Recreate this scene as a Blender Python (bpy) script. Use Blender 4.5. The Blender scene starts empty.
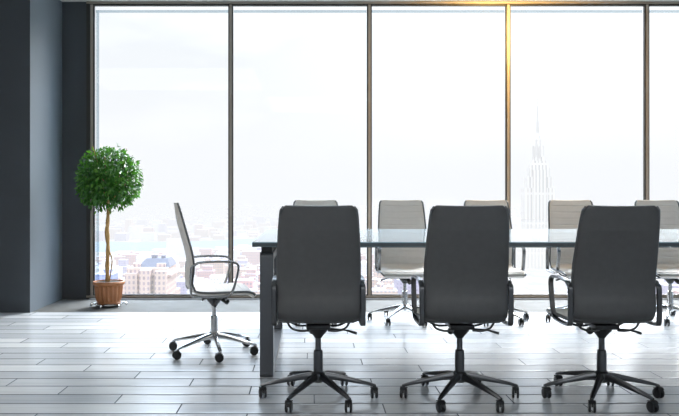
import bpy, bmesh, math, random
from mathutils import Vector, Matrix
random.seed(11)
S = bpy.context.scene
C = S.collection
PI = math.pi

# ------------------------------------------------------------------ materials
def newmat(name):
    m = bpy.data.materials.new(name); m.use_nodes = True
    nt = m.node_tree
    return m, nt, nt.nodes['Principled BSDF'], nt.nodes['Material Output']

def pbr(name, col, rough=.5, metal=0, spec=.5, noise=0, nscale=20, bump=0, bscale=200, coat=0):
    m, nt, b, o = newmat(name)
    b.inputs['Base Color'].default_value = (*col, 1)
    b.inputs['Roughness'].default_value = rough
    b.inputs['Metallic'].default_value = metal
    b.inputs['Specular IOR Level'].default_value = spec
    b.inputs['Coat Weight'].default_value = coat
    tc = nt.nodes.new('ShaderNodeTexCoord')
    if noise:
        n = nt.nodes.new('ShaderNodeTexNoise'); n.inputs['Scale'].default_value = nscale
        n.inputs['Detail'].default_value = 4
        nt.links.new(tc.outputs['Object'], n.inputs['Vector'])
        mx = nt.nodes.new('ShaderNodeMix'); mx.data_type = 'RGBA'
        mx.inputs['A'].default_value = (*[c*(1-noise) for c in col], 1)
        mx.inputs['B'].default_value = (*[min(1, c*(1+noise)) for c in col], 1)
        nt.links.new(n.outputs['Fac'], mx.inputs['Factor'])
        nt.links.new(mx.outputs['Result'], b.inputs['Base Color'])
    if bump:
        n2 = nt.nodes.new('ShaderNodeTexNoise'); n2.inputs['Scale'].default_value = bscale
        nt.links.new(tc.outputs['Object'], n2.inputs['Vector'])
        bp = nt.nodes.new('ShaderNodeBump'); bp.inputs['Strength'].default_value = bump
        bp.inputs['Distance'].default_value = .002
        nt.links.new(n2.outputs['Fac'], bp.inputs['Height'])
        nt.links.new(bp.outputs['Normal'], b.inputs['Normal'])
    return m

def math_node(nt, op, a, b=None, c=None):
    n = nt.nodes.new('ShaderNodeMath'); n.operation = op
    for i, v in enumerate((a, b, c)):
        if v is None: continue
        if isinstance(v, (int, float)): n.inputs[i].default_value = v
        else: nt.links.new(v, n.inputs[i])
    return n.outputs[0]

M = {}
M['leather_dark'] = pbr('dark_leather', (.086, .087, .088), .42, 0, .45, noise=.12, nscale=30, bump=.25, bscale=300)
M['leather_light'] = pbr('light_leather', (.74, .70, .65), .5, 0, .35, noise=.05, nscale=30, bump=.2, bscale=300)
M['chrome'] = pbr('chrome', (.62, .62, .62), .16, 1)
M['chrome_dark'] = pbr('dark_metal', (.11, .113, .118), .28, 1)
M['arm_metal'] = pbr('arm_metal', (.36, .36, .36), .22, 1)
M['rail_dark'] = pbr('rail_metal', (.16, .165, .17), .35, 1)
M['black_plastic'] = pbr('black_plastic', (.012, .013, .015), .35)
M['table_glass'] = pbr('table_surface', (.25, .38, .45), .24, 0, 1.0, coat=.6)
M['table_edge'] = pbr('table_edge', (.06, .08, .092), .3)
M['table_leg'] = pbr('table_leg_metal', (.10, .108, .12), .32, .2)
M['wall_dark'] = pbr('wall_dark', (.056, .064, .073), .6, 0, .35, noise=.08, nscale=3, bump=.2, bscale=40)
M['wall_lit'] = pbr('wall_lit', (.125, .15, .175), .5, 0, .4, noise=.12, nscale=2.2, bump=.3, bscale=30)  # lighter wall tone: window light on the pier side painted into the colour
M['ceiling'] = pbr('ceiling_plaster', (.72, .72, .70), .8, noise=.03)
M['frame_core'] = pbr('frame_core', (.30, .27, .235), .4, .3)
M['frame_dark'] = pbr('frame_dark', (.03, .029, .027), .4, .2)
M['gasket'] = pbr('pale_spacer', (.60, .66, .70), .5)
M['concrete'] = pbr('sill_concrete', (.10, .102, .10), .7, 0, .1, noise=.25, nscale=5, bump=.1, bscale=60)
M['terracotta'] = pbr('terracotta', (.34, .135, .05), .5, noise=.22, nscale=14, bump=.3, bscale=60)
M['soil'] = pbr('soil', (.03, .022, .016), .95, noise=.5, nscale=60)
M['bark'] = pbr('bark', (.42, .25, .09), .7, noise=.45, nscale=30, bump=.5, bscale=60)
M['back_wall'] = pbr('back_wall', (.62, .66, .70), .7)

def leaf_mat():
    m, nt, b, o = newmat('leaf')
    at = nt.nodes.new('ShaderNodeAttribute'); at.attribute_name = 'tone'
    r = nt.nodes.new('ShaderNodeValToRGB')
    e = r.color_ramp.elements
    e[0].position = 0; e[0].color = (.012, .06, .010, 1)
    e[1].position = 1; e[1].color = (.14, .34, .05, 1)
    k = e.new(.55); k.color = (.028, .11, .018, 1)
    nt.links.new(at.outputs['Fac'], r.inputs[0])
    nt.links.new(r.outputs[0], b.inputs['Base Color'])
    b.inputs['Roughness'].default_value = .24
    tr = nt.nodes.new('ShaderNodeBsdfTranslucent')
    tr.inputs[0].default_value = (.12, .42, .03, 1)
    mx = nt.nodes.new('ShaderNodeMixShader'); mx.inputs[0].default_value = .2
    nt.links.new(b.outputs[0], mx.inputs[1]); nt.links.new(tr.outputs[0], mx.inputs[2])
    nt.links.new(mx.outputs[0], o.inputs[0])
    return m
M['leaf'] = leaf_mat()

def frit_mat():
    m, nt, b, o = newmat('pale_glass_edge')
    t = nt.nodes.new('ShaderNodeBsdfTransparent'); t.inputs[0].default_value = (.72, .77, .80, 1)
    nt.links.new(t.outputs[0], o.inputs[0]); nt.nodes.remove(b)
    return m
M['gasket'] = frit_mat()
def glass_mat():
    m, nt, b, o = newmat('window_glass')
    nt.nodes.remove(b)
    t = nt.nodes.new('ShaderNodeBsdfTransparent'); t.inputs[0].default_value = (.985, .995, 1, 1)
    g = nt.nodes.new('ShaderNodeBsdfGlossy'); g.inputs['Roughness'].default_value = .02
    mx = nt.nodes.new('ShaderNodeMixShader'); mx.inputs[0].default_value = .012
    nt.links.new(t.outputs[0], mx.inputs[1]); nt.links.new(g.outputs[0], mx.inputs[2])
    nt.links.new(mx.outputs[0], o.inputs[0])
    return m
M['glass'] = glass_mat()

ROWW = .18; PL = 1.065
def floor_mat():
    m, nt, b, o = newmat('wood_floor')
    L = nt.links.new
    geo = nt.nodes.new('ShaderNodeNewGeometry')
    sep = nt.nodes.new('ShaderNodeSeparateXYZ'); L(geo.outputs['Position'], sep.inputs[0])
    x, y = sep.outputs[0], sep.outputs[1]
    yy = math_node(nt, 'DIVIDE', math_node(nt, 'ADD', y, -3.81 + ROWW*100), ROWW)
    row = math_node(nt, 'FLOOR', yy)
    fy = math_node(nt, 'FRACT', yy)
    # rows step sideways by a third of a plank
    xo = math_node(nt, 'ADD', math_node(nt, 'ADD', x, .68 + 100*.355 + PL*100), math_node(nt, 'MULTIPLY', row, .362))
    # row index 100 starts at 3.81: remove its share
    xo = math_node(nt, 'ADD', xo, -100*.362 - 100*.355 + PL*40)
    xs = math_node(nt, 'DIVIDE', xo, PL)
    col = math_node(nt, 'FLOOR', xs)
    fx = math_node(nt, 'FRACT', xs)
    # distance to seams (metres)
    dy = math_node(nt, 'MULTIPLY', math_node(nt, 'MINIMUM', fy, math_node(nt, 'SUBTRACT', 1, fy)), ROWW)
    dx = math_node(nt, 'MULTIPLY', math_node(nt, 'MINIMUM', fx, math_node(nt, 'SUBTRACT', 1, fx)), PL)
    d = math_node(nt, 'MINIMUM', math_node(nt, 'MULTIPLY', dx, 1.7), dy)
    mr = nt.nodes.new('ShaderNodeMapRange'); mr.interpolation_type = 'SMOOTHSTEP'
    mr.inputs['From Min'].default_value = .0025; mr.inputs['From Max'].default_value = .0085
    L(d, mr.inputs['Value'])
    seam = mr.outputs[0]      # 0 in the seam, 1 on the plank
    cmb = nt.nodes.new('ShaderNodeCombineXYZ'); L(row, cmb.inputs[0]); L(col, cmb.inputs[1])
    wn = nt.nodes.new('ShaderNodeTexWhiteNoise'); wn.noise_dimensions = '2D'; L(cmb.outputs[0], wn.inputs['Vector'])
    # grain
    mp = nt.nodes.new('ShaderNodeCombineXYZ')
    L(math_node(nt, 'ADD', math_node(nt, 'MULTIPLY', x, 1.3), math_node(nt, 'MULTIPLY', wn.outputs[0], 30)), mp.inputs[0])
    L(math_node(nt, 'MULTIPLY', y, 22), mp.inputs[1])
    gr = nt.nodes.new('ShaderNodeTexNoise'); gr.inputs['Scale'].default_value = 1.6; gr.inputs['Detail'].default_value = 5
    L(mp.outputs[0], gr.inputs['Vector'])
    tone = math_node(nt, 'ADD', math_node(nt, 'MULTIPLY', wn.outputs[0], .55), math_node(nt, 'MULTIPLY', gr.outputs[0], .45))
    r = nt.nodes.new('ShaderNodeValToRGB'); e = r.color_ramp.elements
    e[0].position = .15; e[0].color = (.40, .43, .455, 1)
    e[1].position = .85; e[1].color = (.66, .68, .70, 1)
    L(tone, r.inputs[0])
    mx = nt.nodes.new('ShaderNodeMix'); mx.data_type = 'RGBA'
    mx.inputs['A'].default_value = (.07, .08, .095, 1)
    L(seam, mx.inputs['Factor']); L(r.outputs[0], mx.inputs['B'])
    L(mx.outputs['Result'], b.inputs['Base Color'])
    rg = math_node(nt, 'ADD', math_node(nt, 'MULTIPLY', gr.outputs[0], .14), .15)
    L(rg, b.inputs['Roughness'])
    L(math_node(nt, 'MULTIPLY', seam, .95), b.inputs['Specular IOR Level'])
    bp = nt.nodes.new('ShaderNodeBump'); bp.inputs['Strength'].default_value = .7; bp.inputs['Distance'].default_value = .003
    m2 = nt.nodes.new('ShaderNodeMapRange'); m2.interpolation_type = 'SMOOTHSTEP'
    m2.inputs['From Max'].default_value = .026; L(dy, m2.inputs['Value'])
    hh = math_node(nt, 'ADD', math_node(nt, 'MULTIPLY', seam, .7), math_node(nt, 'MULTIPLY', m2.outputs[0], .55))
    L(math_node(nt, 'ADD', hh, math_node(nt, 'MULTIPLY', gr.outputs[0], .12)), bp.inputs['Height'])
    L(bp.outputs[0], b.inputs['Normal'])
    return m
M['floor'] = floor_mat()

def facade_mat(name, wall, win, bw=3.4, rh=3.6, mortar=.85, roof=None):
    m, nt, b, o = newmat(name)
    L = nt.links.new
    geo = nt.nodes.new('ShaderNodeNewGeometry')
    sep = nt.nodes.new('ShaderNodeSeparateXYZ'); L(geo.outputs['Position'], sep.inputs[0])
    cmb = nt.nodes.new('ShaderNodeCombineXYZ')
    L(math_node(nt, 'ADD', sep.outputs[0], sep.outputs[1]), cmb.inputs[0]); L(sep.outputs[2], cmb.inputs[1])
    br = nt.nodes.new('ShaderNodeTexBrick'); br.offset = 0; br.squash = 1
    br.inputs['Scale'].default_value = 1
    br.inputs['Color1'].default_value = (*win, 1); br.inputs['Color2'].default_value = (*[w*1.6 for w in win], 1)
    br.inputs['Mortar'].default_value = (*wall, 1)
    br.inputs['Brick Width'].default_value = bw; br.inputs['Row Height'].default_value = rh
    br.inputs['Mortar Size'].default_value = mortar; br.inputs['Mortar Smooth'].default_value = .1
    L(cmb.outputs[0], br.inputs['Vector'])
    nrm = nt.nodes.new('ShaderNodeSeparateXYZ'); L(geo.outputs['Normal'], nrm.inputs[0])
    up = math_node(nt, 'GREATER_THAN', nrm.outputs[2], .5)
    mx = nt.nodes.new('ShaderNodeMix'); mx.data_type = 'RGBA'
    L(up, mx.inputs['Factor']); L(br.outputs[0], mx.inputs['A'])
    mx.inputs['B'].default_value = (*(roof or (.42, .40, .42)), 1)
    L(mx.outputs['Result'], b.inputs['Base Color'])
    b.inputs['Roughness'].default_value = .8
    return m
FAC = {
 'tan':   facade_mat('tan_masonry', (0.422, 0.272, 0.204), (.16, .12, .13)),
 'rose':  facade_mat('rose_brick', (0.394, 0.204, 0.184), (.14, .09, .12), 3, 3.3, .8),
 'mauve': facade_mat('mauve_masonry', (0.272, 0.231, 0.313), (.12, .10, .18), 3.8, 3.4, .9),
 'white': facade_mat('white_masonry', (0.578, 0.544, 0.517), (.30, .28, .33), 3.2, 3.5, .9),
 'blue':  facade_mat('blue_glass_facade', (.20, .23, .42), (.08, .10, .22), 3, 3.6, .6),
 'hotel': facade_mat('hotel_masonry', (0.44, 0.31, 0.25), (.17, .11, .12), 3.4, 4.2, .95, (.5, .4, .36)),
 'limestone': facade_mat('limestone_strips', (.52, .455, .385), (.18, .155, .13), 7.0, 60, 1.7, (.4, .35, .3)),
}
M['slate'] = pbr('slate_roof', (.07, .075, .11), .6, noise=.3, nscale=.3)

# ------------------------------------------------------------------ mesh helpers
def finish(name, bm, mats, parent=None, smooth=False, recalc=True):
    if recalc: bmesh.ops.recalc_face_normals(bm, faces=bm.faces)
    me = bpy.data.meshes.new(name); bm.to_mesh(me); bm.free()
    if not isinstance(mats, (list, tuple)): mats = [mats]
    for m in mats: me.materials.append(m)
    if smooth:
        for p in me.polygons: p.use_smooth = True
        if smooth == 'auto':
            me.set_sharp_from_angle(angle=math.radians(38))
    o = bpy.data.objects.new(name, me); C.objects.link(o)
    if parent: o.parent = parent
    return o

def empty(name, loc=(0, 0, 0), rz=0):
    o = bpy.data.objects.new(name, None); C.objects.link(o)
    o.location = loc; o.rotation_euler = (0, 0, rz); o.empty_display_size = .1
    return o

def tag(o, label=None, cat=None, group=None, kind=None):
    if label: o['label'] = label
    if cat: o['category'] = cat
    if group: o['group'] = group
    if kind: o['kind'] = kind
    return o

def box(bm, x0, x1, y0, y1, z0, z1, mi=0, bev=0):
    vs = [bm.verts.new((x, y, z)) for x in (x0, x1) for y in (y0, y1) for z in (z0, z1)]
    q = [(0, 1, 3, 2), (4, 6, 7, 5), (0, 4, 5, 1), (2, 3, 7, 6), (0, 2, 6, 4), (1, 5, 7, 3)]
    fs = [bm.faces.new([vs[i] for i in f]) for f in q]
    for f in fs: f.material_index = mi
    if bev:
        es = list({e for f in fs for e in f.edges})
        r = bmesh.ops.bevel(bm, geom=es, offset=bev, segments=2, affect='EDGES', profile=.5)
    return vs

def tube(bm, pts, rad, n=10, cap=True, mi=0, squash=None):
    """round tube along 3-D points; rad scalar or list"""
    pts = [Vector(p) for p in pts]
    if not isinstance(rad, (list, tuple)): rad = [rad]*len(pts)
    rings = []
    prev = None
    for i, p in enumerate(pts):
        a = pts[max(i-1, 0)]; b = pts[min(i+1, len(pts)-1)]
        t = (b-a).normalized()
        if prev is None:
            ref = Vector((0, 0, 1)) if abs(t.z) < .9 else Vector((1, 0, 0))
            u = t.cross(ref).normalized()
        else:
            u = (prev - t*prev.dot(t)).normalized()
        prev = u
        v = t.cross(u)
        rings.append([bm.verts.new(p + (u*math.cos(k*2*PI/n) + v*math.sin(k*2*PI/n))*rad[i]) for k in range(n)])
    for i in range(len(rings)-1):
        for k in range(n):
            f = bm.faces.new((rings[i][k], rings[i][(k+1) % n], rings[i+1][(k+1) % n], rings[i+1][k])); f.material_index = mi
    if cap:
        for r in (rings[0], rings[-1]):
            f = bm.faces.new(r); f.material_index = mi

def lathe(bm, prof, cx=0, cy=0, n=24, mi=0, mod=None):
    rings = []
    for (r, z) in prof:
        rings.append([bm.verts.new((cx + (r if not mod else r*mod(k*2*PI/n, z))*math.cos(k*2*PI/n),
                                    cy + (r if not mod else r*mod(k*2*PI/n, z))*math.sin(k*2*PI/n), z)) for k in range(n)])
    for i in range(len(rings)-1):
        for k in range(n):
            f = bm.faces.new((rings[i][k], rings[i][(k+1) % n], rings[i+1][(k+1) % n], rings[i+1][k])); f.material_index = mi
    bm.faces.new(rings[0]).material_index = mi; bm.faces.new(rings[-1]).material_index = mi

def catmull(P, n=8, closed=False):
    P = [Vector(p) for p in P]; out = []; N = len(P)
    rng = N if closed else N-1
    for i in range(rng):
        if closed: a, b, c, d = P[(i-1) % N], P[i], P[(i+1) % N], P[(i+2) % N]
        else: a, b, c, d = P[max(i-1, 0)], P[i], P[i+1], P[min(i+2, N-1)]
        for k in range(n):
            t = k/n
            out.append(.5*((2*b) + (c-a)*t + (2*a-5*b+4*c-d)*t*t + (-a+3*b-3*c+d)*t**3))
    if not closed: out.append(P[-1])
    return out

def band(bm, path, x, w, t, closed=True, mi=0):
    """flat strap: rectangle w (across x) by t swept along a path in the YZ plane"""
    n = len(path); rings = []
    for i, p in enumerate(path):
        a = path[(i-1) % n] if closed or i else p
        b = path[(i+1) % n] if closed or i < n-1 else p
        tg = (b-a).normalized(); nr = Vector((0, -tg.z, tg.y))
        r = []
        e = min(w, t)*.28
        for dx, dn in ((-w/2+e, -t/2), (w/2-e, -t/2), (w/2, -t/2+e), (w/2, t/2-e), (w/2-e, t/2), (-w/2+e, t/2), (-w/2, t/2-e), (-w/2, -t/2+e)):
            q = p + nr*dn
            r.append(bm.verts.new((x+dx, q.y, q.z)))
        rings.append(r)
    for i in range(n if closed else n-1):
        A, B = rings[i], rings[(i+1) % n]
        for k in range(8):
            bm.faces.new((A[k], A[(k+1) % 8], B[(k+1) % 8], B[k])).material_index = mi
    if not closed:
        bm.faces.new(rings[0]); bm.faces.new(rings[-1])

# ------------------------------------------------------------------ office chair
# side profile of the shell (forward, height), front of the cushion
PROF = [(-.262, 1.056), (-.246, 1.0), (-.226, .93), (-.198, .83), (-.172, .735), (-.158, .655), (-.158, .59), (-.166, .53),
        (-.160, .490), (-.125, .463), (-.06, .456), (.04, .457), (.14, .458), (.205, .456), (.25, .440), (.268, .418)]
prof_pts = catmull([(0, a, b) for a, b in PROF], 6)
BEND = 8*6 + 3      # index where the back turns into the seat
def halfw(z, y, i):
    if i <= BEND:
        pts = [(1.056, .172), (1.04, .192), (1.0, .198), (.9, .206), (.75, .214), (.6, .214), (.45, .212), (.40, .212)]
        for (z0, w0), (z1, w1) in zip(pts, pts[1:]):
            if z <= z0 and z >= z1: return w1 + (w0-w1)*(z-z1)/(z0-z1)
        return .172 if z > 1.05 else .212
    return .212 + .018*min(1, max(0, (y+.1)/.2)) - .03*max(0, (y-.2)/.07)**2

def shell_part(name, i0, i1, parent, outer, inner, thick=.034):
    bm = bmesh.new(); NJ = 17
    F = []; B = []
    # arc length for the stitched ribs
    s = [0]
    for i in range(1, len(prof_pts)): s.append(s[-1] + (prof_pts[i]-prof_pts[i-1]).length)
    idx = []
    for i in range(i0, i1):
        idx += [i + k/4 for k in range(4)]
    idx.append(i1)
    for q in idx:
        i = int(q); f = q-i
        j = min(i+1, len(prof_pts)-1)
        p = prof_pts[i].lerp(prof_pts[j], f)
        t = (prof_pts[min(i+2, len(prof_pts)-1)] - prof_pts[max(i-1, 0)]).normalized()
        nr = Vector((0, -t.z, t.y))        # towards the sitter
        if nr.y < 0 and abs(nr.y) > abs(nr.z): nr = -nr
        if nr.z < 0 and abs(nr.z) >= abs(nr.y): nr = -nr
        if q > BEND and nr.z < 0: nr = -nr
        ss = s[i] + f*(s[j]-s[i])
        rib = abs(math.sin(ss*PI/.058))
        bulge = -.0045*(1-min(1, rib*3.2))
        w = halfw(p.z, p.y, i)
        fr = []; br = []
        for k in range(NJ):
            v = -1 + 2*k/(NJ-1)
            edge = 1-abs(v)
            rnd = -.011*max(0, 1-edge*9)**2
            cur = .012*v*v*(1 if q < BEND else .4)           # sides wrap forward
            end = 0
            fr.append(bm.verts.new((v*w, *(p + nr*(bulge*min(1, edge*10) + rnd + cur + end)).yz)))
            br.append(bm.verts.new((v*w, *(p + nr*(-thick*(.5 + .5*min(1, (1.056-p.z)/.12)) - rnd*.8 + cur)).yz)))
        F.append(fr); B.append(br)
    n = len(F)
    for a in range(n-1):
        for k in range(NJ-1):
            bm.faces.new((F[a][k], F[a][k+1], F[a+1][k+1], F[a+1][k])).material_index = 1
            bm.faces.new((B[a][k], B[a+1][k], B[a+1][k+1], B[a][k+1])).material_index = 0
        for k in (0, NJ-1):
            bm.faces.new((F[a][k], F[a+1][k], B[a+1][k], B[a][k])).material_index = 0
    for a in (0, n-1):
        for k in range(NJ-1):
            bm.faces.new((F[a][k], F[a][k+1], B[a][k+1], B[a][k])).material_index = 0
    return finish(name, bm, [outer, inner], parent, smooth='auto')

def make_chair(loc, rz, label, group, dark, base_rot=0.):
    outer = M['leather_dark'] if dark else M['leather_light']
    met = M['chrome_dark'] if dark else M['chrome']
    t = empty('office_chair', loc, rz)
    tag(t, label, 'chair', group)
    shell_part('backrest', 0, BEND, t, outer, M['leather_light'])
    shell_part('seat', BEND, len(prof_pts)-1, t, outer, M['leather_light'])
    # metal side rails that follow the shell edge
    for sx in (-1, 1):
        bm = bmesh.new()
        path = []
        for i in range(1, len(prof_pts)-2, 2):
            p = prof_pts[i]; tt = (prof_pts[i+1]-prof_pts[i-1]).normalized()
            nr = Vector((0, -tt.z, tt.y))
            if nr.y < 0 and i < BEND: nr = -nr
            if nr.z < 0 and i >= BEND: nr = -nr
            cur = .012 if i < BEND else .005
            path.append(Vector((sx*(halfw(p.z, p.y, i)+.001), *(p + nr*(-.012+cur)).yz)))
        tube(bm, path, .0075, 8)
        finish('side_rail', bm, M['rail_dark'], t, smooth=True)
        # closed loop armrest
        bm = bmesh.new()
        lp = [(-.152, .640), (-.12, .655), (-.02, .660), (.08, .656), (.125, .645), (.140, .615), (.131, .56), (.112, .49), (.092, .445),
              (.06, .428), (0, .424), (-.08, .424), (-.150, .428), (-.172, .436), (-.179, .47), (-.180, .54), (-.178, .60), (-.172, .628)]
        path = catmull([(0, a, b) for a, b in lp], 4, closed=True)
        band(bm, path, sx*.2325, .028, .015)
        finish('armrest', bm, M['chrome_dark'] if dark else M['arm_metal'], t, smooth='auto')
    # mechanism under the seat
    bm = bmesh.new()
    box(bm, -.065, .065, -.085, .085, .388, .412, bev=.006)
    tube(bm, [(0, 0, .392), (0, 0, .37), (0, 0, .345), (0, 0, .33)], [.062, .052, .030, .020], 16)
    for sx in (-1, 1):      # curved seat brackets
        for y in (-.09, .07):
            tube(bm, catmull([(sx*.05, y, .385), (sx*.10, y, .383), (sx*.145, y, .398), (sx*.165, y, .428)], 4), .006, 8)
    mech = finish('tilt_mechanism', bm, M['black_plastic'], t, smooth='auto')
    bm = bmesh.new()
    tube(bm, catmull([(.05, .0, .378), (.10, .0, .375), (.15, -.01, .372), (.21, -.015, .355)], 4), [.005]*9+[.006, .007, .0075, .0075], 8)
    finish('lever', bm, M['black_plastic'], mech, smooth=True)
    bm = bmesh.new()
    tube(bm, [(-.015, .055, .375), (-.03, .09, .352), (-.034, .10, .345)], [.016, .021, .018], 12)
    finish('tension_knob', bm, M['black_plastic'], mech, smooth='auto')
    bm = bmesh.new()
    lathe(bm, [(.016, .25), (.016, .345)], n=16)
    finish('gas_column', bm, met, t, smooth='auto')
    bm = bmesh.new()
    lathe(bm, [(.026, .135), (.026, .24), (.024, .262), (.017, .266)], n=20)
    finish('column_sleeve', bm, met, t, smooth='auto')
    bm = bmesh.new()
    lathe(bm, [(.026, .088), (.036, .095), (.040, .118), (.038, .14), (.028, .15)], n=24)
    finish('hub', bm, met, t, smooth='auto')
    for k in range(6):
        a = base_rot + k*PI/3
        d = Vector((math.cos(a), math.sin(a), 0)); s = Vector((-d.y, d.x, 0))
        bm = bmesh.new(); rings = []
        for (r, zt, zb, hw) in ((.028, .142, .102, .017), (.09, .133, .101, .0165), (.20, .107, .084, .0145), (.285, .085, .069, .0125), (.315, .074, .062, .009)):
            c = d*r
            rings.append([bm.verts.new(c + s*hw*u + Vector((0, 0, zb + (zt-zb)*v))) for u, v in
                          ((-1, .15), (-.8, 0), (.8, 0), (1, .15), (1, .6), (.55, 1), (-.55, 1), (-1, .6))])
        for i in range(len(rings)-1):
            for q in range(8): bm.faces.new((rings[i][q], rings[i][(q+1) % 8], rings[i+1][(q+1) % 8], rings[i+1][q]))
        bm.faces.new(rings[0]); bm.faces.new(rings[-1])
        leg = finish('base_leg', bm, met, t, smooth='auto')
        # twin-wheel caster, swivelled a little
        ca = PI/2 + .28*math.sin(k*2.4 + loc[0]*5)
        cd = Vector((math.cos(ca), math.sin(ca), 0)); cs = Vector((-cd.y, cd.x, 0))
        c0 = d*.305
        bm = bmesh.new()
        for sd in (-1, 1):
            prof = [(.006, .018), (.020, .0195), (.0275, .0165), (.029, .011), (.0275, .0065), (.006, .006)]
            N = 18; rr = []
            for (r, off) in prof:
                rr.append([bm.verts.new(c0 + cs*off*sd + cd*(r*math.cos(2*PI*q/N) - .008) + Vector((0, 0, .0291 + r*math.sin(2*PI*q/N)))) for q in range(N)])
            for i in range(len(rr)-1):
                for q in range(N): bm.faces.new((rr[i][q], rr[i][(q+1) % N], rr[i+1][(q+1) % N], rr[i+1][q]))
            bm.faces.new(rr[0]); bm.faces.new(rr[-1])
        # hood and pin
        hood = [c0 + cd*(-.008+.0315*math.cos(q)) + Vector((0, 0, .029+.0315*math.sin(q))) for q in [math.radians(v) for v in range(10, 171, 20)]]
        n = len(hood)
        L1 = [bm.verts.new(p + cs*.0052) for p in hood] + [bm.verts.new(p + cs*.0052 - Vector((0, 0, .0))) for p in [c0 + cd*-.008 + Vector((0, 0, .026))]]
        L2 = [bm.verts.new(p - cs*.0052) for p in hood] + [bm.verts.new(p - cs*.0052) for p in [c0 + cd*-.008 + Vector((0, 0, .026))]]
        bm.faces.new(L1); bm.faces.new(list(reversed(L2)))
        for q in range(n+1): bm.faces.new((L1[q], L1[(q+1) % (n+1)], L2[(q+1) % (n+1)], L2[q]))
        hh = [(c0 + cd*(-.008+.033*math.cos(q)) + Vector((0, 0, .030+.033*math.sin(q)))) for q in [math.radians(v) for v in range(40, 141, 20)]]
        A = [bm.verts.new(p + cs*.018) for p in hh]; B_ = [bm.verts.new(p - cs*.018) for p in hh]
        for q in range(len(hh)-1): bm.faces.new((A[q], A[q+1], B_[q+1], B_[q]))
        tube(bm, [c0 + Vector((0, 0, .05)), c0 + Vector((0, 0, .066))], .0075, 8)
        finish('caster', bm, M['black_plastic'], leg, smooth='auto', recalc=True)
    return t

HC = 1.12; SC = 1.0
fx = [.045, .818, 1.594]
fl = ['dark grey high-back office chair seen from behind, nearest the table leg end',
      'dark grey office chair seen from behind in the middle of the near row',
      'dark grey office chair seen from behind, rightmost of the near row, left armrest showing']
for x, l in zip(fx, fl):
    make_chair((x, 4.10, 0), 0, l, 'dark office chairs along the near side of the table', True)
bx = [.05, .829, 1.60, 2.365, 3.15]
br = [0, math.radians(-4), math.radians(6), math.radians(10), math.radians(0)]
bl = ['pale grey office chair across the table, only its top showing above the left dark chair',
      'pale grey ribbed office chair across the table between the left and middle dark chairs',
      'pale grey office chair across the table, mostly hidden behind the middle dark chair',
      'pale grey office chair across the table, right of the skyscraper, partly behind rightmost dark chair',
      'pale grey office chair across the table at the right edge of the picture']
for x, r, l in zip(bx, br, bl):
    make_chair((x, 6.56, 0), PI, l, 'pale office chairs along the window side of the table', False, r)
make_chair((-.672, 5.26, 0), math.radians(-77), 'pale grey office chair seen from the side, alone at the left head of the table',
           None, False, math.radians(-15+77-60))

# ------------------------------------------------------------------ conference table
tb = empty('conference_table', (1.6, 5.31, 0))
tag(tb, 'long dark conference table with a glossy top and black frame legs, chairs on both sides', 'table')
def tl(o): o.parent = tb; return o
def rel(bm): bmesh.ops.translate(bm, verts=bm.verts, vec=(-1.6, -5.31, 0)); return bm
XL, XR = -.348, 3.548
bm = bmesh.new(); box(bm, XL, XR, 4.50, 6.12, .796, .822, 1, bev=.002); box(bm, XL+.002, XR-.002, 4.502, 6.118, .8221, .826, 0)
tl(finish('table_top', rel(bm), [M['table_glass'], M['table_edge']]))
for x0 in (-.304, XR+.348-.392+.0):
    x1 = x0+.082
    bm = bmesh.new()
    y0, y1, z0, z1, w, r = 4.545, 6.075, 0, .758, .082, .03
    # closed rectangular loop with rounded outer corners, swept as a wide band
    outerp = []
    for cy, cz, a0 in ((y1-r, z0+r, -90), (y1-r, z1-r, 0), (y0+r, z1-r, 90), (y0+r, z0+r, 180)):
        for k in range(7):
            a = math.radians(a0 + k*15); outerp.append((cy+r*math.cos(a), cz+r*math.sin(a)))
    ri = .008; innerp = []
    for cy, cz, a0 in ((y1-w-ri, z0+w*.45+ri, -90), (y1-w-ri, z1-w*.6-ri, 0), (y0+w+ri, z1-w*.6-ri, 90), (y0+w+ri, z0+w*.45+ri, 180)):
        for k in range(7):
            a = math.radians(a0 + k*15); innerp.append((cy+ri*math.cos(a), cz+ri*math.sin(a)))
    N = len(outerp)
    O0 = [bm.verts.new((x0, *p)) for p in outerp]; O1 = [bm.verts.new((x1, *p)) for p in outerp]
    I0 = [bm.verts.new((x0, *p)) for p in innerp]; I1 = [bm.verts.new((x1, *p)) for p in innerp]
    for k in range(N):
        j = (k+1) % N
        bm.faces.new((O0[k], O0[j], O1[j], O1[k])); bm.faces.new((I0[k], I1[k], I1[j], I0[j]))
        bm.faces.new((O0[k], I0[k], I0[j], O0[j])); bm.faces.new((O1[k], O1[j], I1[j], I1[k]))
    leg = tl(finish('leg', rel(bm), M['table_leg'], smooth='auto'))
    bm = bmesh.new(); box(bm, x0+.008, x1-.008, 4.56, 6.06, .758, .796)
    sp = finish('spacer', rel(bm), M['black_plastic']); sp.parent = leg
bm = bmesh.new()
for yy in (4.95, 5.63): box(bm, -.222, XR-.126, yy, yy+.05, .76, .796)
tl(finish('support_rail', rel(bm), M['black_plastic']))

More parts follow.
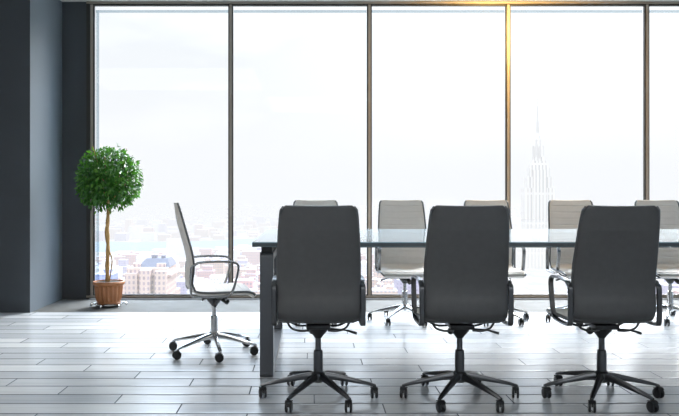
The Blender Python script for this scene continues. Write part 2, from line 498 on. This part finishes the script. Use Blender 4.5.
# ------------------------------------------------------------------ room shell
def struct(name, bm, mats, smooth=False):
    o = finish(name, bm, mats, smooth=smooth); o['kind'] = 'structure'; return o
X0, X1, YB, YW, H = -5.2, 5.35, -3.2, 7.90, 3.141
bm = bmesh.new(); box(bm, X0, X1, YB, 7.05, -.1, 0); struct('floor', bm, M['floor'])
bm = bmesh.new(); box(bm, -2.62, X1, 7.05, 8.10, -.1, 0); struct('floor_border', bm, M['concrete']); 
bm = bmesh.new(); box(bm, X0, X1, YB, 8.10, H, H+.2); struct('ceiling', bm, M['ceiling'])
bm = bmesh.new()
box(bm, X0, -2.62, 7.02, 8.10, 0, H)
o = struct('wall_left_pier', bm, [M['wall_dark'], M['wall_lit']])
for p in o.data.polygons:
    if p.normal.x > .9: p.material_index = 1  # side face takes the painted-in lit tone
bm = bmesh.new(); box(bm, -2.62, -2.357, 7.93, 8.10, 0, H); struct('wall_window_side', bm, M['wall_dark'])
bm = bmesh.new(); box(bm, X0-.2, X0, YB, 8.10, 0, H); struct('wall_left', bm, M['wall_dark'])
bm = bmesh.new(); box(bm, X1, X1+.2, YB, 8.10, 0, H); struct('wall_right', bm, M['back_wall'])
bm = bmesh.new(); box(bm, X0-.2, X1+.2, YB-.2, YB, 0, H); struct('wall_back', bm, M['back_wall'])

# windows: jamb, mullions, head, bottom rail + panes
mx = [-2.301 + 1.464*k for k in range(6)]       # member centres
def member(name, x0, x1, y0, y1, z0, z1, vertical=True):
    bm = bmesh.new()
    box(bm, x0, x1, y0+.012, y1, z0, z1, 0)
    if vertical:
        w = (x1-x0)*.24; c = (x0+x1)/2
        box(bm, c-w, c+w, y0, y0+.03, z0, z1, 1)
    else:
        w = (z1-z0)*.24; c = (z0+z1)/2 + (.008 if z0 > 1 else 0)
        box(bm, x0, x1, y0, y0+.03, c-w, c+w, 1)
    return struct(name, bm, [M['frame_dark'], M['frame_core']])
zb, zt = .05, 3.096
for i in range(5):
    a, b = mx[i], mx[i+1]
    n = i+1
    bm = bmesh.new()
    box(bm, a, b, 7.952, 7.960, zb, zt)
    g = struct('window_%d' % n, bm, M['glass'])
    bm = bmesh.new()      # pale spacer line round the pane
    e = .028; h = .052
    if i == 0: box(bm, a+e+.004, a+e+.034, 7.962, 7.966, zb, zt-.036)
    box(bm, a+e, b-e, 7.962, 7.966, zt-.062, zt-.034)
    s = finish('pane_spacer', bm, M['gasket'], g)
k = 1
for i, x in enumerate(mx):
    hw = .026
    member('trim_%d' % k, x-hw, x+hw, 7.90, 7.945, zb-.01, zt+.01); k += 1
    # slim outer leaf of the double mullion
member('trim_%d' % k, -2.357, X1, 7.90, 7.95, zt, H-.0, False); k += 1
member('trim_%d' % k, -2.357, X1, 7.90, 7.95, .008, zb, False); k += 1
bm = bmesh.new(); box(bm, -2.357, -2.328, 7.905, 7.95, .0, H); struct('trim_%d' % k, bm, M['frame_dark'])
bm = bmesh.new(); box(bm, mx[-1]+.02, X1, 7.93, 8.1, 0, H); struct('wall_shading_end', bm, M['wall_dark'])  # unseen end wall, put here to shade the near right floor

# ------------------------------------------------------------------ potted tree
PX, PY = -1.985, 7.40
pt = empty('potted_tree', (PX, PY, 0))
tag(pt, 'round-topped ficus tree in a ribbed terracotta pot by the left window', 'plant')
bm = bmesh.new()
def flute(a, z):
    if .065 < z < .205: return 1 + .05*(1-2*abs(math.sin(a*9))**1.5)
    return 1
lathe(bm, [(.09, .035), (.108, .038), (.113, .05), (.113, .060), (.115, .066), (.122, .10), (.127, .15), (.131, .19), (.132, .204), (.134, .21), (.148, .217), (.155, .228), (.154, .245), (.148, .252), (.138, .252), (.134, .232)], n=176, mod=flute)
pot = finish('pot', bm, M['terracotta'], pt, smooth='auto')
bm = bmesh.new(); lathe(bm, [(.134, .225), (.134, .241), (.08, .247), (.01, .249)], n=32)
finish('soil', bm, M['soil'], pt, smooth=True)
trs = finish('plant_trolley', (lambda bm: (lathe(bm, [(.125, .018), (.13, .022), (.13, .034), (.02, .035)], n=32),
    [tube(bm, catmull([(.10*math.cos(a), .10*math.sin(a), .03), (.14*math.cos(a), .14*math.sin(a), .034), (.165*math.cos(a), .165*math.sin(a), .03), (.172*math.cos(a), .172*math.sin(a), .009)], 4), .009, 8) for a in [PI*.1+q*PI/3 for q in range(6)]], bm)[-1])(bmesh.new()), M['chrome'], pt, smooth='auto')
bm = bmesh.new()
tr = catmull([(-.012, 0, .235), (-.015, .0, .40), (-.008, 0, .58), (-.014, 0, .76), (-.006, 0, .94), (-.004, 0, 1.12), (.01, 0, 1.25)], 6)
tube(bm, tr, [.021 - .006*i/len(tr) + .0025*math.sin(i*1.3) for i in range(len(tr))], 10)
tube(bm, catmull([(.008, -.015, .24), (.028, -.01, .38), (.030, .0, .47), (.004, -.017, .56), (-.028, .0, .66), (-.032, -.005, .76), (-.002, -.017, .86), (.012, 0, .98)], 6), .0065, 8)
for q in range(9):      # branches in the crown
    a = q*2.4; e = .2 + .12*(q % 4)
    tube(bm, catmull([(0, 0, 1.03+.02*q), (.09*math.cos(a), .09*math.sin(a), 1.12+.02*q), (.22*math.cos(a), .22*math.sin(a), 1.12+e*.8)], 3), [.010, .009, .008, .006, .005, .004, .003][:7], 6)
finish('trunk', bm, M['bark'], pt, smooth='auto')
# leaves
bm = bmesh.new(); tl_ = bm.verts.layers.float.new('tone')
cz = 1.250
lf = [(0, 0), (.22, .42), (.5, .5), (.78, .3), (1, 0)]
for n in range(4300):
    z = random.uniform(-1, 1); a = random.uniform(0, 2*PI)
    rr = random.choice((1, 1, 1, .85, .7, .5)) * random.uniform(.88, 1.05)
    s = math.sqrt(max(0, 1-z*z))
    d = Vector((s*math.cos(a), s*math.sin(a), z))
    if z < -.80 and random.random() < .7: continue
    lump = 1 + .05*math.sin(a*5+z*4) + .04*math.sin(a*9-z*7)
    p = Vector((d.x*.296, d.y*.296, d.z*.308))*rr*lump + Vector((.0, 0, cz))
    ax = (d*random.uniform(.1, .9) + Vector((random.uniform(-.5, .5), random.uniform(-.5, .5), random.uniform(-1.1, .15)))).normalized()
    sd = ax.cross(d + Vector((random.uniform(-.5, .5), random.uniform(-.5, .5), random.uniform(-.3, .3)))).normalized()
    up = sd.cross(ax)
    Ln = random.uniform(.038, .062); W = Ln*.42
    tone = min(1, max(0, random.gauss(.45, .30)))
    mid = []; l = []; r = []
    for (u, w) in lf:
        c = p + ax*Ln*(u-.3) - up*Ln*.25*(u-.3)**2
        if w == 0: v = bm.verts.new(c); v[tl_] = tone; mid.append(v); l.append(v); r.append(v)
        else:
            v = bm.verts.new(c - up*W*.12); v[tl_] = tone; mid.append(v)
            v = bm.verts.new(c + sd*W*w); v[tl_] = tone; l.append(v)
            v = bm.verts.new(c - sd*W*w); v[tl_] = tone; r.append(v)
    for i in range(4):
        for S_ in (l, r):
            f = []
            for v in (mid[i], mid[i+1], S_[i+1], S_[i]):
                if v not in f: f.append(v)
            if len(f) > 2: bm.faces.new(f)
finish('foliage', bm, M['leaf'], pt, recalc=False)

# ------------------------------------------------------------------ the city below
G = -150.
def city_ground():
    m, nt, b, o = newmat('city_ground')
    L = nt.links.new
    geo = nt.nodes.new('ShaderNodeNewGeometry')
    mp = nt.nodes.new('ShaderNodeMapping'); mp.inputs['Scale'].default_value = (.012, .012, .012)
    L(geo.outputs['Position'], mp.inputs[0])
    vo = nt.nodes.new('ShaderNodeTexVoronoi'); vo.inputs['Scale'].default_value = 2.2; vo.distance = 'MANHATTAN'
    L(mp.outputs[0], vo.inputs['Vector'])
    r = nt.nodes.new('ShaderNodeValToRGB'); e = r.color_ramp.elements
    e[0].color = (.10, .09, .16, 1); e[1].color = (.40, .30, .28, 1)
    k = e.new(.4); k.color = (.14, .20, .15, 1)
    s = nt.nodes.new('ShaderNodeSeparateColor'); L(vo.outputs['Color'], s.inputs[0]); L(s.outputs[0], r.inputs[0])
    L(r.outputs[0], b.inputs['Base Color']); b.inputs['Roughness'].default_value = .9
    return m
bm = bmesh.new()
vs = [bm.verts.new(p) for p in ((-9000, 60, G), (9000, 60, G), (9000, 14000, G), (-9000, 14000, G))]
bm.faces.new(vs); struct('ground', bm, city_ground())
# the river: wide curved ribbon
M['water'] = pbr('river_water', (.05, .17, .27), .6, 0, .2, noise=.1, nscale=.01)
bm = bmesh.new()
near = catmull([(-2600, 2650, 0), (-1200, 2150, 0), (-600, 1920, 0), (-250, 2050, 0), (150, 2600, 0), (700, 3300, 0), (2400, 3900, 0)], 6)
far = catmull([(-2600, 3150, 0), (-1200, 2620, 0), (-600, 2300, 0), (-250, 2420, 0), (150, 2950, 0), (700, 3650, 0), (2400, 4300, 0)], 6)
a = [bm.verts.new((p.x, p.y, G+1)) for p in near]; b = [bm.verts.new((p.x, p.y, G+1)) for p in far]
for i in range(len(a)-1): bm.faces.new((a[i], a[i+1], b[i+1], b[i]))
tag(finish('river', bm, M['water']), 'pale blue river crossing the hazy city beyond the left windows', 'river')
def on_river(x, y):
    for i in range(len(near)-1):
        if near[i].x <= x <= near[i+1].x:
            t = (x-near[i].x)/(near[i+1].x-near[i].x+1e-6)
            return near[i].lerp(near[i+1], t).y-20 < y < far[i].lerp(far[i+1], t).y+20
    return False

def bbox(bm, cx, cy, w, d, z0, z1, mi=0):
    box(bm, cx-w/2, cx+w/2, cy-d/2, cy+d/2, z0, z1, mi)

# large masonry block with a slate roof
hb = empty('apartment_block', (-149.6, 600, G))
tag(hb, 'broad tan masonry block with rows of windows and blue slate roof, behind the side-on chair', 'building')
bm = bmesh.new()
def hrel(bm): bmesh.ops.translate(bm, verts=bm.verts, vec=(152, -600, 0)); return bm
bbox(bm, -131, 612, 32, 40, 0, 92); bbox(bm, -143, 604, 10, 30, 0, 88); bbox(bm, -119, 602, 9, 34, 0, 90); bbox(bm, -131, 600, 8, 34, 0, 91)
bbox(bm, -131, 611, 38, 40, 85, 87); bbox(bm, -140.5, 600, 6, 6, 88, 95); bbox(bm, -121, 600, 7, 6, 90, 95)
finish('wall', hrel(bm), FAC['hotel'], hb)
bm = bmesh.new()
v0 = [bm.verts.new(p) for p in ((-140, 598, 92), (-114, 598, 92), (-114, 628, 92), (-140, 628, 92))]
v1 = [bm.verts.new(p) for p in ((-134, 604, 98.5), (-117, 604, 98.5), (-117, 622, 98.5), (-134, 622, 98.5))]
for i in range(4): bm.faces.new((v0[i], v0[(i+1) % 4], v1[(i+1) % 4], v1[i]))
bm.faces.new(v1); bm.faces.new(v0)
bbox(bm, -128, 607, 4, 4, 98, 101); bbox(bm, -121, 608, 3, 3, 98, 100.5)
finish('roof', hrel(bm), M['slate'], hb)

# small blue building behind the tree trunk
bm = bmesh.new(); bbox(bm, 0, 0, 16, 16, 0, 88); bbox(bm, 2, 2, 6, 6, 88, 91)
o = finish('office_block', bm, FAC['blue']); o.location = (-161, 590, G)
tag(o, 'small dark blue block right behind the potted tree trunk', 'building')

# the stepped skyscraper with a spire
sk = empty('skyscraper', (0, 0, 0)); SX, SY = 465, 1530
sk.location = (SX, SY, G)
tag(sk, 'very pale stepped skyscraper with a tall spire, behind the right-hand windows', 'skyscraper')
bm = bmesh.new()
zt_ = lambda py: (193-py)/750*SY - G + HC     # height above the ground for a picture row
bbox(bm, 0, 0, 78, 40, 0, 40); bbox(bm, 0, 0, 68, 32, 40, zt_(262)); bbox(bm, 0, 0, 60, 28, zt_(262), zt_(188))
bbox(bm, 0, 0, 51, 24, zt_(188), zt_(177)); bbox(bm, 0, 0, 42, 20, zt_(177), zt_(168)); bbox(bm, 0, -2, 26, 28, zt_(262), zt_(170))
finish('shaft', bm, FAC['limestone'], sk)
bm = bmesh.new()
bbox(bm, 0, 0, 35, 20, zt_(168), zt_(164)); bbox(bm, 0, 0, 27, 18, zt_(164), zt_(161)); bbox(bm, 0, 0, 19, 16, zt_(161), zt_(157))
lathe(bm, [(8, zt_(158)), (7.5, zt_(150)), (6.5, zt_(142)), (7, zt_(140)), (5, zt_(136)), (3, zt_(132))], n=16)
for a in range(4):
    c, s = math.cos(a*PI/2), math.sin(a*PI/2)
    box(bm, min(c*6, c*10)-1.2, max(c*6, c*10)+1.2, min(s*6, s*10)-1.2, max(s*6, s*10)+1.2, zt_(158), zt_(146))
finish('crown', bm, FAC['limestone'], sk)
bm = bmesh.new(); lathe(bm, [(3.6, zt_(132)), (3.2, zt_(122)), (2.4, zt_(121)), (2.0, zt_(110)), (1.2, zt_(98))], n=10)
finish('spire', bm, FAC['limestone'], sk, smooth='auto')

# individual blocks, nearest rows
cols = ['tan', 'rose', 'mauve', 'white', 'tan', 'white', 'rose']
desc = {'tan': 'tan masonry', 'rose': 'rose brick', 'mauve': 'mauve grey', 'white': 'white'}
placed = [(-131, 612, 34), (-161, 590, 20), (SX, SY, 60), (-150, 540, 30)]
cnt = 0
y = 640.
while y < 1500 and cnt < 290:
    x = -.30*y + random.uniform(0, 20)
    while x < .50*y and cnt < 290:
        w = random.uniform(16, 34); d = random.uniform(16, 32)
        xx = x + w/2; yy = y + random.uniform(-8, 8)
        x += w + random.uniform(6, 26 + y*.012)
        if any(abs(xx-px) < r+w/2 and abs(yy-py) < r+d/2 for px, py, r in placed): continue
        lim = 151 - (.112 + random.random()*.02)*yy       # keeps the skyline below the horizon haze
        h = random.uniform(18, 55)
        if random.random() < .22: h += random.uniform(10, 35)
        if yy < 900: h = max(h, lim*random.uniform(.85, 1.06))
        h = max(10, min(h, 151-random.uniform(.078, .11)*yy))
        # nothing tall straight in front of the broad block
        if abs(xx/yy - SX/SY) < .05: continue
        kind = random.choice(cols); style = random.choice(('stepped', 'flat', 'tank'))
        bm = bmesh.new(); bbox(bm, 0, 0, w, d, 0, h)
        if style == 'stepped': bbox(bm, w*.08, d*.08, w*.6, d*.6, h, h+random.uniform(5, 11))
        elif style == 'flat': bbox(bm, -w*.2, 0, w*.25, d*.3, h, h+3.5); bbox(bm, w*.25, d*.2, w*.15, d*.2, h, h+2.2)
        else:
            bbox(bm, w*.22, 0, w*.3, d*.3, h, h+3)
            lathe(bm, [(2.1, h+1.8), (2.1, h+5), (.2, h+6.6)], -w*.2, 0, n=8)
            for q in ((-1, -1), (1, -1), (1, 1), (-1, 1)): box(bm, -w*.2+q[0]*1.4-.2, -w*.2+q[0]*1.4+.2, q[1]*1.4-.2, q[1]*1.4+.2, h, h+1.9)
        o = finish('city_building', bm, FAC[kind]); o.location = (xx, yy, G)
        tag(o, {'stepped': 'hazy %s building with a stepped top in the city below the windows',
                'flat': 'hazy %s building with a flat roof in the city below the windows',
                'tank': 'hazy %s building with a rooftop water tank in the city below the windows'}[style] % desc[kind],
            'building', 'hazy %s buildings, %s' % (desc[kind], {'stepped': 'stepped tops', 'flat': 'flat roofs', 'tank': 'rooftop tanks'}[style]))
        placed.append((xx, yy, max(w, d)/2)); cnt += 1
    y += 42 + y*.012
# the countless rest, one mesh
bm = bmesh.new()
while y < 7500:
    x = -.32*y
    while x < .52*y:
        w = random.uniform(14, 38) * (1 + y/7000)
        if not on_river(x+w/2, y) and not (abs(x+w/2-SX) < 90 and abs(y-SY) < 70):
            low = on_river(x+w/2, y+140) or on_river(x+w/2, y+320)
            h = random.uniform(10, 34) + (random.uniform(20, 60) if random.random() < .12 else 0)
            h = max(9, min(h, 151-random.uniform(.03, .06)*y))
            if low: h = random.uniform(5, 9)
            bbox(bm, x+w/2, y+random.uniform(-15, 15), w, random.uniform(18, 40), 0, h, random.choice((0, 1, 2, 3, 3)))
        x += w + random.uniform(8, 26+y*.012)
    y += 44 + y*.022
o = finish('distant_city', bm, [FAC['tan'], FAC['rose'], FAC['mauve'], FAC['white']]); o.location = (0, 0, G)
tag(o, 'countless small hazy buildings fading towards the horizon beyond the windows', 'buildings', kind='stuff')

# bright morning haze lying over the city: absorbs and glows
def haze(name, dens, col, x0, x1, y0, y1, z0, z1, label):
    m = bpy.data.materials.new(name); m.use_nodes = True; nt = m.node_tree; nt.nodes.clear()
    out = nt.nodes.new('ShaderNodeOutputMaterial')
    ab = nt.nodes.new('ShaderNodeVolumeAbsorption'); ab.inputs['Color'].default_value = (0, 0, 0, 1); ab.inputs['Density'].default_value = dens
    em = nt.nodes.new('ShaderNodeEmission'); em.inputs[0].default_value = (*col, 1); em.inputs[1].default_value = dens
    ad = nt.nodes.new('ShaderNodeAddShader')
    nt.links.new(ab.outputs[0], ad.inputs[0]); nt.links.new(em.outputs[0], ad.inputs[1]); nt.links.new(ad.outputs[0], out.inputs['Volume'])
    bm = bmesh.new(); box(bm, x0, x1, y0, y1, z0, z1)
    return tag(finish(name, bm, m), label, 'haze', kind='stuff')
haze('haze', 1/1350, (.995, .998, 1.02), -4000, 6000, 120, 9000, G-2, 190, 'white haze lying over the city and river outside the windows')
haze('sunlit_haze', 1/900, (1.10, 1.08, 1.06), 90, 3000, 560, 1430, G-1, -48, 'brighter sunlit haze in front of the pale skyscraper')

# ------------------------------------------------------------------ sky and lights
w = bpy.data.worlds.new('sky'); S.world = w; w.use_nodes = True
nt = w.node_tree; bg = nt.nodes['Background']
tc = nt.nodes.new('ShaderNodeTexCoord'); sp = nt.nodes.new('ShaderNodeSeparateXYZ'); nt.links.new(tc.outputs['Generated'], sp.inputs[0])
r = nt.nodes.new('ShaderNodeValToRGB'); e = r.color_ramp.elements
e[0].position = 0; e[0].color = (.97, .985, 1.0, 1)
e[1].position = 1; e[1].color = (6.2, 7.9, 10, 1)
for p, c in ((.05, (.965, .98, 1.0, 1)), (.24, (.91, .96, 1.0, 1)), (.36, (5.9, 7, 8.4, 1))):
    k = e.new(p); k.color = c
nt.links.new(sp.outputs[2], r.inputs[0])
# soft clouds and a whiter glow towards the right, where the sun stands
mp = nt.nodes.new('ShaderNodeMapping'); mp.inputs['Scale'].default_value = (2.2, 2.2, 7); nt.links.new(tc.outputs['Generated'], mp.inputs[0])
nz = nt.nodes.new('ShaderNodeTexNoise'); nz.inputs['Scale'].default_value = 2.2; nz.inputs['Detail'].default_value = 6
nt.links.new(mp.outputs[0], nz.inputs['Vector'])
cr = nt.nodes.new('ShaderNodeMapRange'); cr.inputs['From Min'].default_value = .42; cr.inputs['From Max'].default_value = .7
nt.links.new(nz.outputs[0], cr.inputs['Value'])
gl = nt.nodes.new('ShaderNodeMapRange'); gl.inputs['From Min'].default_value = -.12; gl.inputs['From Max'].default_value = .18
nt.links.new(sp.outputs[0], gl.inputs['Value'])
fac = math_node(nt, 'MAXIMUM', math_node(nt, 'MULTIPLY', cr.outputs[0], .7), gl.outputs[0])
low = math_node(nt, 'LESS_THAN', sp.outputs[2], .30)
fac = math_node(nt, 'MULTIPLY', fac, low)
mxn = nt.nodes.new('ShaderNodeMix'); mxn.data_type = 'RGBA'; mxn.inputs['B'].default_value = (1.35, 1.37, 1.38, 1)
nt.links.new(fac, mxn.inputs['Factor']); nt.links.new(r.outputs[0], mxn.inputs['A'])
nt.links.new(mxn.outputs['Result'], bg.inputs[0]); bg.inputs[1].default_value = 1.0

def light(name, kind, loc, energy, col, **kw):
    l = bpy.data.lights.new(name, kind); l.energy = energy; l.color = col
    for k_, v_ in kw.items(): setattr(l, k_, v_)
    o = bpy.data.objects.new(name, l); C.objects.link(o); o.location = loc; return o
sun = light('sun', 'SUN', (3, 30, 20), 10.5, (1, .955, .90), angle=math.radians(36))
sd = Vector((-.55, -1, -.92)).normalized()
sun.rotation_euler = sd.to_track_quat('-Z', 'Y').to_euler()
# added spot without a fixture, imitates sun glow on the frame head
wl = light('added_glow_spot', 'SPOT', (2.08, 6.75, 3.02), 290, (1, .58, .16), shadow_soft_size=.04, spot_size=math.radians(140), spot_blend=1)
wl.rotation_euler = Vector((0, 1.15, -.75)).to_track_quat('-Z', 'Y').to_euler()
light('fill_light', 'AREA', (-2.4, 2.6, 3.12), 55, (1, .98, .95), shape='RECTANGLE', size=3, size_y=2.6)  # added fill out of view, lifts the left floor
light('fill_light', 'AREA', (1.6, -1.2, 3.12), 110, (.96, .98, 1), shape='RECTANGLE', size=5, size_y=3)  # added fill behind the camera, brightens chair backs and walls
# ------------------------------------------------------------------ camera
cam = bpy.data.cameras.new('camera'); co = bpy.data.objects.new('camera', cam); C.objects.link(co)
co.location = (0, 0, HC); co.rotation_euler = (PI/2, 0, 0)
cam.sensor_width = 36; cam.lens = 750/679*36
cam.shift_x = (339.5-310)/679; cam.shift_y = -(208-193)/679
cam.clip_start = .05; cam.clip_end = 20000
S.camera = co
S.view_settings.view_transform = 'Standard'
S.view_settings.look = 'None'
S.cycles.max_bounces = 8; S.cycles.transparent_max_bounces = 16
